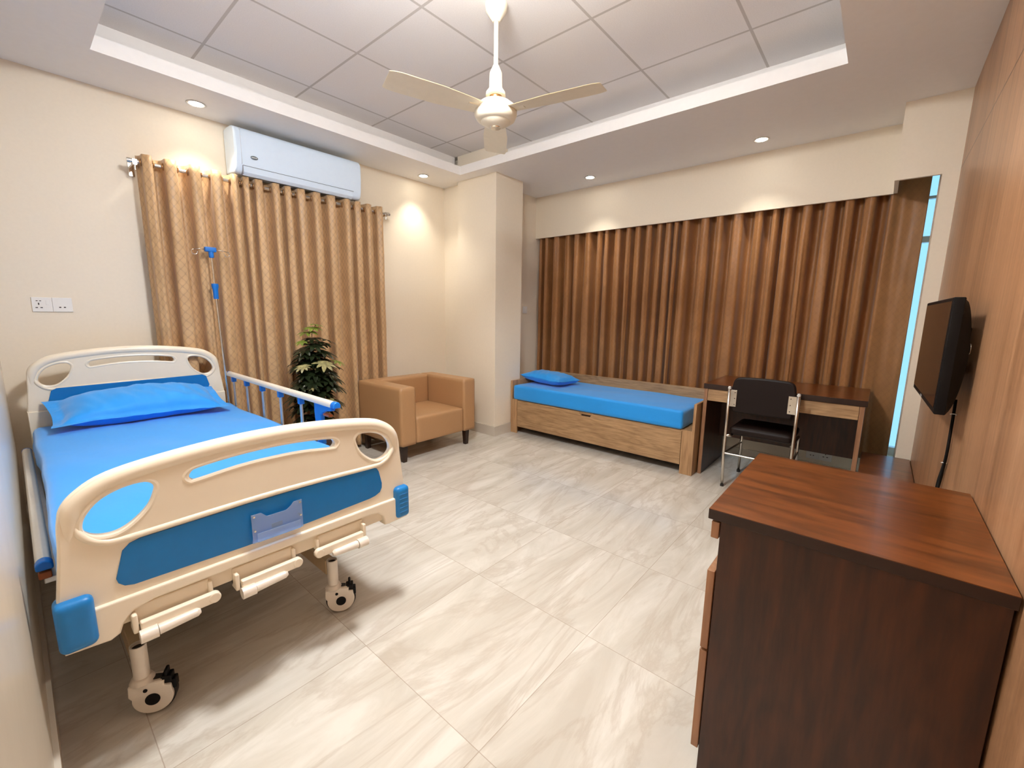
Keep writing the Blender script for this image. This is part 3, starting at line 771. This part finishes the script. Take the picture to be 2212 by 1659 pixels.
# ------------------------------------------------------------------ drip pole
iv = thing('drip_stand', (.985, 3.60, .0), 'slim steel drip pole with blue fittings at the bed head', 'drip stand')
MB().cyl((1.002, 3.60, .45), (.980, 3.60, 1.43), .0085, n=16).build('lower_pole', M['chrome'], iv, smooth='auto')
MB().cyl((.980, 3.60, 1.40), (.9755, 3.60, 1.665), .0055, n=14).build('upper_pole', M['chrome'], iv, smooth='auto')
MB().lathe([(.001, -.055), (.016, -.055), (.017, .01), (.022, .03), (.021, .05), (.001, .052)], (.980, 3.60, 1.425), 20).build('height_clamp', M['blue'], iv, smooth='auto')
hk = MB().lathe([(.001, -.05), (.015, -.05), (.016, 0), (.001, 0)], (.9755, 3.60, 1.70), 18); hk.box(.938, 1.006, 3.582, 3.618, 1.690, 1.722)
hk.build('hook_hub', M['blue'], iv, bevel=.006)
for s_ in (-1, 1):
    x0_ = .9755+s_*.03; x1_ = .9755+s_*.098
    pts = [(x0_, 3.60, 1.705), ((x0_+x1_)/2, 3.60, 1.706), (x1_, 3.60, 1.700)]+[(x1_-s_*.002+s_*.017*sin(a), 3.60, 1.683+.017*cos(a)) for a in [pi*2*k/14 for k in range(12)]]
    MB().tube(pts, .0022, 8).build('hook', M['chrome'], iv, smooth=True)

# ------------------------------------------------------------------ potted plant
rnd = random.Random(7)
PX, PY = 1.545, 3.40
pl = thing('potted_plant', (PX, PY, 0), 'tall bushy umbrella plant between the bed rail and armchair', 'plant')
MB().lathe([(.001, 0), (.11, 0), (.125, .05), (.15, .26), (.155, .30), (.14, .30), (.135, .27), (.001, .27)], (PX, PY, 0), 32).build('pot', M['pot'], pl, smooth='auto')
MB().lathe([(.001, .275), (.134, .272)], (PX, PY, 0), 24).build('soil', M['soil'], pl)
st = MB(); leaves = {'A': MB(), 'B': MB(), 'C': MB()}
def leaflet(mb, o, d, L, wd, up):
    d = d.normalized(); sd = d.cross(up).normalized(); n_ = sd.cross(d).normalized()
    row = []
    K = 6
    for i in range(K+1):
        t = i/K; ww = wd*(sin(pi*min(1, t*.93+.04))**.7); droop = -L*.28*t*t
        c = o+d*L*t+Vector((0, 0, droop)); row.append((c-sd*ww+n_*ww*.18, c, c+sd*ww+n_*ww*.18))
    vs = [p for rr in row for p in rr]; fs = []
    for i in range(K): fs += [(i*3, i*3+1, i*3+4, i*3+3), (i*3+1, i*3+2, i*3+5, i*3+4)]
    mb.add(vs, fs)
def cluster(base, tip, kind, size):
    st.tube([base, (base+tip)/2+Vector((0, 0, .01)), tip], .0022, 5)
    ax = (tip-base).normalized()*.55+Vector((0, 0, .9)); ax.normalize()
    t1 = ax.cross(Vector((1, .3, 0))).normalized(); t2 = ax.cross(t1)
    n = rnd.randint(7, 9); ph = rnd.random()*6
    for k in range(n):
        a = ph+2*pi*k/n
        d = t1*cos(a)+t2*sin(a)+ax*.12
        leaflet(leaves[kind], tip, d, size*(.85+.3*rnd.random()), size*.20, ax)
for (dx, dy, top) in ((0, 0, 1.08), (.05, .02, .86), (-.04, -.03, .80)):
    st.tube([(PX+dx*.2, PY+dy*.2, .27), (PX+dx*.7, PY+dy, .27+(top-.27)*.5), (PX+dx, PY+dy, top)], [.011, .009, .005], 8)
for z, rad, cnt in ((.44, .13, 12), (.54, .15, 13), (.60, .16, 12), (.66, .165, 13), (.72, .17, 14), (.78, .17, 14), (.84, .16, 12), (.89, .14, 11), (.95, .12, 9), (1.02, .09, 7)):
    for k in range(cnt):
        a = 2*pi*(k+rnd.random()*.6)/cnt; q = rad*(.45+.55*rnd.random())
        b_ = Vector((PX, PY, z-.05)); t_ = Vector((PX+cos(a)*q, min(PY+sin(a)*q, 3.60), z+rnd.uniform(-.03, .03)))
        cluster(b_, t_, 'A', .086)
for (dx, dy, z, kd, sz) in ((-.035, -.02, 1.13, 'B', .085), (-.01, -.04, 1.165, 'B', .075), (.03, -.02, 1.19, 'B', .06), (-.10, -.05, 1.06, 'B', .06), (.09, -.03, 1.07, 'A', .085), (-.02, -.04, 1.08, 'A', .08),
                            (.00, -.19, .895, 'C', .085), (.12, -.16, .90, 'B', .055), (-.14, -.14, .88, 'C', .06), (.02, -.20, .60, 'C', .07), (-.10, -.17, .72, 'C', .04)):
    cluster(Vector((PX, PY, z-.08)), Vector((PX+dx, PY+dy, z)), kd, sz)
st.build('stem', M['stem'], pl, smooth=True)
leaves['A'].build('foliage', M['leafA'], pl, smooth=True)
leaves['B'].build('foliage', M['leafB'], pl, smooth=True, label='lime green young leaves')
leaves['C'].build('foliage', M['leafC'], pl, smooth=True, label='cream variegated leaves')

# ------------------------------------------------------------------ armchair
ch = thing('armchair', (2.5, 3.33, 0), 'tan leatherette cube armchair in the corner by the column', 'armchair')
X0, X1, Y0, Y1, Z0, Z1 = 2.068, 2.938, 2.985, 3.665, .148, .662
for nm, (a, b) in (('armrest', (X0, X0+.155)), ('armrest', (X1-.150, X1))):
    MB().rbox(((a+b)/2, (Y0+Y1)/2, (Z0+Z1)/2), (b-a, Y1-Y0, Z1-Z0), .014, (10, 24, 16)).build(nm, M['leather'], ch, smooth=True)
MB().rbox(((X0+X1)/2, Y1-.07, (Z0+Z1)/2), (X1-X0-.30, .14, Z1-Z0-.002), .012, (24, 8, 16)).build('backrest', M['leather'], ch, smooth=True)
def seatfn(p, n):
    k = (1-(p.x/.28)**2)*(1-(p.y/.27)**2)
    return p+Vector((0, 0, .014*max(0, k))) if p.z > 0 else p
MB().rbox(((X0+X1)/2+.002, (Y0+Y1)/2-.064, .268), (X1-X0-.306, Y1-Y0-.133, .236), .022, (22, 22, 14), seatfn).build('seat', M['leather'], ch, smooth=True)
for (a, b) in ((X0+.03, Y0+.03), (X1-.105, Y0+.03), (X0+.03, Y1-.07), (X1-.105, Y1-.07)):
    MB().add([(a+.004, b+.004, 0), (a+.040, b+.004, 0), (a+.040, b+.040, 0), (a+.004, b+.040, 0), (a, b, .149), (a+.050, b, .149), (a+.050, b+.050, .149), (a, b+.050, .149)],
             [(0, 3, 2, 1), (4, 5, 6, 7), (0, 1, 5, 4), (1, 2, 6, 5), (2, 3, 7, 6), (3, 0, 4, 7)]).build('leg', M['leg'], ch)

# ------------------------------------------------------------------ daybed
db = thing('daybed', (3.87, 2.02, 0), 'pale oak daybed with storage front along the curtains', 'daybed')
MB().box(3.500, 4.235, 1.042, 1.064, .0, .600).build('end_panel', M['oakz'], db, bevel=.002, seg=1)
MB().box(3.500, 4.235, 2.978, 3.000, .0, .575).build('end_panel', M['oakz'], db, bevel=.002, seg=1)
MB().box(3.500, 3.520, 1.060, 1.142, .0, .375).build('front_post', M['oakz'], db, bevel=.002, seg=1)
MB().box(3.500, 3.520, 2.912, 2.980, .0, .375).build('front_post', M['oakz'], db, bevel=.002, seg=1)
dr_ = [(1.146, .075), (2.908, .075), (2.908, .365), (2.130, .365), (2.105, .330), (2.010, .330), (1.985, .365), (1.146, .365)]
MB().prism(dr_, 3.504, 3.522, 'YZ').build('storage_front', M['oak'], db, bevel=.0015, seg=1)
MB().box(3.52, 4.21, 1.062, 2.978, .345, .368).build('slat_base', M['oak'], db)
MB().box(4.212, 4.235, 1.062, 2.978, .10, .618).build('back_panel', M['oak'], db, bevel=.002, seg=1)
MB().box(3.523, 3.530, 1.95, 2.17, .29, .368).build('recess_shade', M['darkedge'], db)  # dark plate that paints the shade behind the notch in the front
MB().box(3.62, 4.20, 1.08, 2.96, .09, .11).build('bottom_shelf', M['darkedge'], db)
mattress('daybed_mattress', (3.853, 2.058, .450), (.708, 1.822, .160), .022, (34, 70, 8), 'thin mattress under a blue sheet on the daybed', .004, 9)
pillow('pillow', (3.86, 2.735, .597), .56, .40, .135, (R(3), R(-3), R(86)), 'small blue pillow at the column end of the daybed', 21, .025)

# ------------------------------------------------------------------ desk and chair
dk = thing('desk', (3.93, .54, 0), 'dark-topped wooden desk with three pale oak drawer fronts under the curtains', 'desk')
DX0, DX1, DY0, DY1 = 3.615, 4.255, .018, 1.030
tp_ = MB().box(DX0-.008, DX1, DY0-.012, DY1+.004, .722, .7605).build('desktop', M['darkedge'], dk, bevel=.001, seg=1)
MB().box(DX0-.0075, DX1-.0005, DY0-.0115, DY1+.0035, .7605, .762).build('veneer', M['dark'], tp_)
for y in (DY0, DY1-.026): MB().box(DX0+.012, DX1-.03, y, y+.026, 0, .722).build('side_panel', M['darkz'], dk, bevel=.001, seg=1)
for y in (DY0, DY1-.026): MB().box(DX0, DX0+.013, y, y+.026, 0, .722).build('edge_strip', M['pinkoak'], dk)
for (a, b) in ((DY0+.028, .375), (.378, .705), (.708, DY1-.028)):
    MB().box(DX0+.002, DX0+.02, a, b, .625, .720).build('drawer', M['oak'], dk, bevel=.0015, seg=1)
MB().box(4.08, 4.10, DY0+.026, DY1-.026, .235, .722).build('modesty_panel', M['darkz'], dk)
MB().box(DX0+.02, 4.08, DY0+.026, DY1-.026, .63, .645).build('drawer_tray', M['darkedge'], dk)

cr_ = thing('office_chair', (3.68, .59, 0), 'dark vinyl chair with steel tube frame pushed up to the desk', 'chair')
CL, CR = .808, .372; XR, XF = 3.470, 3.885
for y in (CL, CR):
    MB().tube([(XR-.012, y-(.012 if y > .5 else -.0), 0), (XR, y, .25), (XR+.003, y, .50), (XR-.008, y, .778)], .0115, 14).build('rear_leg', M['chrome'], cr_, smooth=True)
    MB().lathe([(.001, .006), (.009, .003), (.0118, -.006), (.0118, -.012)], (XR-.008, y, .778), 16, False).build('tube_cap', M['white'], cr_, smooth=True)
    yy = y-(.030 if y > .5 else -.012)
    MB().tube([(XF, yy, 0), (XF, yy, .33), (XF-.008, yy, .372), (XF-.035, yy, .392), (XR+.02, yy, .400), (XR, y, .402)], .0105, 12).build('front_leg', M['chrome'], cr_, smooth=True)
    MB().cyl((XR, y, .26), (XF, yy, .26), .008, n=12).build('side_stretcher', M['chrome'], cr_, smooth='auto')
    MB().cyl((XF, yy, 0), (XF, yy, .02), .0135, n=14).build('foot_cap', M['rubber'], cr_, smooth='auto')
    MB().cyl((XR-.012, y-(.012 if y > .5 else 0), 0), (XR-.011, y-(.012 if y > .5 else 0), .015), .0135, n=14).build('foot_cap', M['rubber'], cr_, smooth='auto')
MB().cyl((XR, CL, .262), (XR, CR, .262), .008, n=12).build('rear_stretcher', M['chrome'], cr_, smooth='auto')
MB().cyl((XF-.005, CL-.03, .368), (XF-.005, CR+.012, .368), .009, n=12).build('front_stretcher', M['chrome'], cr_, smooth='auto')
for (a, b) in ((CL-.052, CL-.004), (CR+.004, CR+.058)):
    pt = MB().box(XR-.008, XR+.002, a, b, .632, .758); pt.build('back_bracket', M['chrome'], cr_, bevel=.001, seg=1)
    for z in (.65, .695, .74): MB().cyl((XR-.011, (a+b)/2+(.012 if a > .5 else -.012)*-1, z), (XR-.007, (a+b)/2+(.012 if a > .5 else -.012)*-1, z), .0035, n=8).build('screw', M['darkedge'], cr_)
bk = [(.400, .602), (.392, .66), (.388, .74), (.392, .795), (.402, .832), (.428, .852), (.50, .858), (.60, .860), (.70, .858), (.755, .852), (.782, .832), (.792, .795), (.796, .74), (.790, .66), (.784, .602), (.755, .590), (.60, .588), (.43, .590)]
v_, f_ = plate([catmull(bk, 3)], 0, .034, .012)
bkm = MB().add([(XR+.002+b, a, c) for a, b, c in v_], f_); bkm.build('backrest', M['vinyl'], cr_, smooth='auto')
def sf(p, n): return p+Vector((0, 0, .012*max(0, (1-(p.x/.21)**2)*(1-(p.y/.21)**2)))) if p.z > 0 else p
MB().rbox((3.690, .588, .438), (.385, .405, .058), .022, (20, 20, 8), sf).build('seat', M['vinyl'], cr_, smooth=True)
MB().box(3.52, 3.86, .42, .76, .404, .412).build('seat_board', M['darkedge'], cr_)

# ------------------------------------------------------------------ sockets and switch
def socket_plate(loc, rz, label, kinds, name='wall_socket', cat='socket', sc=1.0):
    t = thing(name, loc, label, cat, rz=rz)
    W_ = .086*sc
    for k, kd in enumerate(kinds):
        x = (k-(len(kinds)-1)/2)*W_
        MB().box(x-W_/2+.0005, x+W_/2-.0005, -.008, 0, -.043*sc, .043*sc).build('cover_plate', M['white'], t, bevel=.002, off=False)
        h = MB()
        if kd == 'multi':
            for (a, b, w2, h2) in ((-.020, .022, .004, .002), (-.006, .022, .004, .002), (-.014, .004, .0028, .006), (-.024, -.018, .005, .0025), (-.004, -.018, .005, .0025)):
                h.box(x+a-w2, x+a+w2, -.0088, -.0075, b-h2, b+h2)
            MB().box(x+.016, x+.028, -.0105, -.008, -.002, .026).build('rocker', M['white'], t, bevel=.001, off=False)
        elif kd == 'two':
            for a in (-.012, .008): h.box(x+a-.0045, x+a+.0045, -.0088, -.0075, -.018, -.012)
            MB().cyl((x+.022, -.0095, .016), (x+.022, -.008, .016), .006, n=14).build('indicator', M['white'], t, off=False)
        elif kd == 'three':
            for (a, b, w2, h2) in ((0, .014, .003, .007), (-.013, -.012, .006, .003), (.013, -.012, .006, .003)): h.box(x+a-w2, x+a+w2, -.0088, -.0075, b-h2, b+h2)
        if h.v: h.build('pin_holes', M['hole'], t, off=False)
        if kd == 'switch':
            for a in (-.018, .018): MB().box(x+a-.015, x+a+.015, -.012, -.008, -.028, .028).build('rocker', M['white'], t, bevel=.0015, off=False)
    return t
socket_plate((.190, YA, 1.312), 0, 'double white socket plate on the wall above the hospital bed', ('multi', 'two'))
socket_plate((4.066, 3.285, 1.342), 0, 'small white switch plate between the column and the window curtain', ('switch',), 'light_switch', 'light switch', .95)
socket_plate((4.408, .278, .137), R(-90), 'pair of white socket plates low on the wall under the desk', ('three', 'two')[::-1], sc=1.06)

# ------------------------------------------------------------------ dresser and low cabinet
ds = thing('dresser', (1.45, .02, 0), 'glossy dark walnut dresser close to the camera, right foreground', 'dresser')
tp_ = MB().box(1.135, 1.745, YW+.004, .286, .777, .8035).build('top', M['darkedge'], ds, bevel=.001, seg=1)
MB().box(1.1355, 1.7445, YW+.0045, .2855, .8035, .805).build('veneer', M['dark'], tp_)
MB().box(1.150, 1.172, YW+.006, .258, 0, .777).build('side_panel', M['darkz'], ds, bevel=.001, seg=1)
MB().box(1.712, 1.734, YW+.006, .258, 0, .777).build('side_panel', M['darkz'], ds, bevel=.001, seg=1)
MB().box(1.172, 1.712, YW+.006, YW+.02, .05, .777).build('back_panel', M['darkedge'], ds)
MB().box(1.172, 1.712, YW+.02, .235, .03, .05).build('bottom_panel', M['darkedge'], ds)
for (a, b) in ((.722, .768), (.395, .628), (.075, .388)):
    MB().box(1.146, 1.738, .260, .279, a, b).build('drawer', M['pinkoak'], ds, bevel=.0015, seg=1)
MB().box(1.172, 1.712, .235, .257, .05, .777).build('recess_shade', M['darkedge'], ds)  # dark sheet painting the shade in the gaps between drawer fronts

lc = thing('low_cabinet', (3.45, -.11, 0), 'low dark walnut cabinet in the far corner between desk and panelled wall', 'cabinet')
MB().box(2.95, 3.855, YW+.004, .004, .335, .360).build('top', M['dark'], lc, bevel=.002, seg=1)
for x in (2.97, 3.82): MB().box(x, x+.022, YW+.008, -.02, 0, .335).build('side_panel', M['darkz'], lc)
MB().box(2.992, 3.82, -.040, -.022, .04, .325).build('door', M['pinkoak'], lc, bevel=.001, seg=1)
MB().box(2.992, 3.82, YW+.008, YW+.02, .02, .335).build('back_panel', M['darkedge'], lc)

# ------------------------------------------------------------------ television
tv = thing('television', (2.40, -.18, 1.17), 'black flat television on a swivel bracket on the wood panelled wall', 'television')
ang = math.atan2(.020, .74)
MT = Matrix.Translation((2.40, -.160, 1.175)) @ Matrix.Rotation(ang, 4, 'Z')
MB().box(-.372, .372, -.030, 0, -.197, .197).xform(MT).build('bezel', M['black'], tv, bevel=.003, seg=1)
MB().box(-.358, .358, -.001, .0015, -.176, .184).xform(MT).build('screen', M['screen'], tv)
cs = [(-.372, -.022), (-.366, -.030), (-.33, -.045), (-.22, -.058), (.22, -.058), (.33, -.045), (.372, -.024)]
MB().grid(lambda a, b: Vector((-.371+.742*a, -.028-.042*(max(0, sin(pi*a))**.10)*(max(0, sin(pi*b))**.5), -.196+.390*b)), 40, 30).xform(MT).build('rear_shell', M['black'], tv, smooth=True)
MB().box(.02, .05, .0, .0022, -.192, -.183).xform(MT).build('maker_mark', M['aluBare'], tv)
mo = MB().box(2.30, 2.50, YW+.0005, YW+.007, 1.10, 1.27); mo.cyl((2.36, YW+.007, 1.17), (2.36, YW+.045, 1.20), .012, n=12); mo.cyl((2.40, YW+.016, 1.14), (2.40, YW+.016, 1.23), .012, n=14)
mo.box(2.33, 2.47, YW+.006, -.215, 1.15, 1.215)
mo.build('wall_bracket', M['black'], tv, bevel=.002, seg=1)
rg = MB().torus((2.16, -.236, 1.215), (0, 1, 0), .022, .003, 16, 6); rg.torus((2.12, -.238, 1.20), (0, 1, 0), .016, .003, 16, 6)
rg.build('cable_loop', M['chrome'], tv, smooth=True)
# cable down the wall
cb = thing('power_cable', (2.25, -.245, .9), 'black power cable tied with white clips below the television', 'cable')
def cpath(dx): return [(2.300, 0, 1.0), (2.290, 0, .96), (2.280, 0, .88), (2.275, 0, .79), (2.300+dx*.3, 0, .73), (2.330+dx, 0, .68), (2.350+dx, 0, .645), (2.370+dx*.2, 0, .605), (2.385, 0, .56), (2.40, 0, .45), (2.42, 0, .03)]
def sm3(p):
    xy = catmull([(a, c) for a, b, c in p], 5, closed=False); ys = p[0][1]
    return [(q[0], -.2465, q[1]) for q in xy]
cbb = MB(); cbb.tube(sm3(cpath(.016)), .0048, 8); cbb.tube(sm3(cpath(-.016)), .0048, 8)
cbb.build('cord', M['black'], cb, smooth=True)
for (x, z) in ((2.288, .945), (2.290, .752), (2.374, .597)):
    MB().torus((x, -.2465, z), (.35, 0, 1), .0085, .0016, 12, 6).build('cable_tie', M['white'], cb, smooth=True)
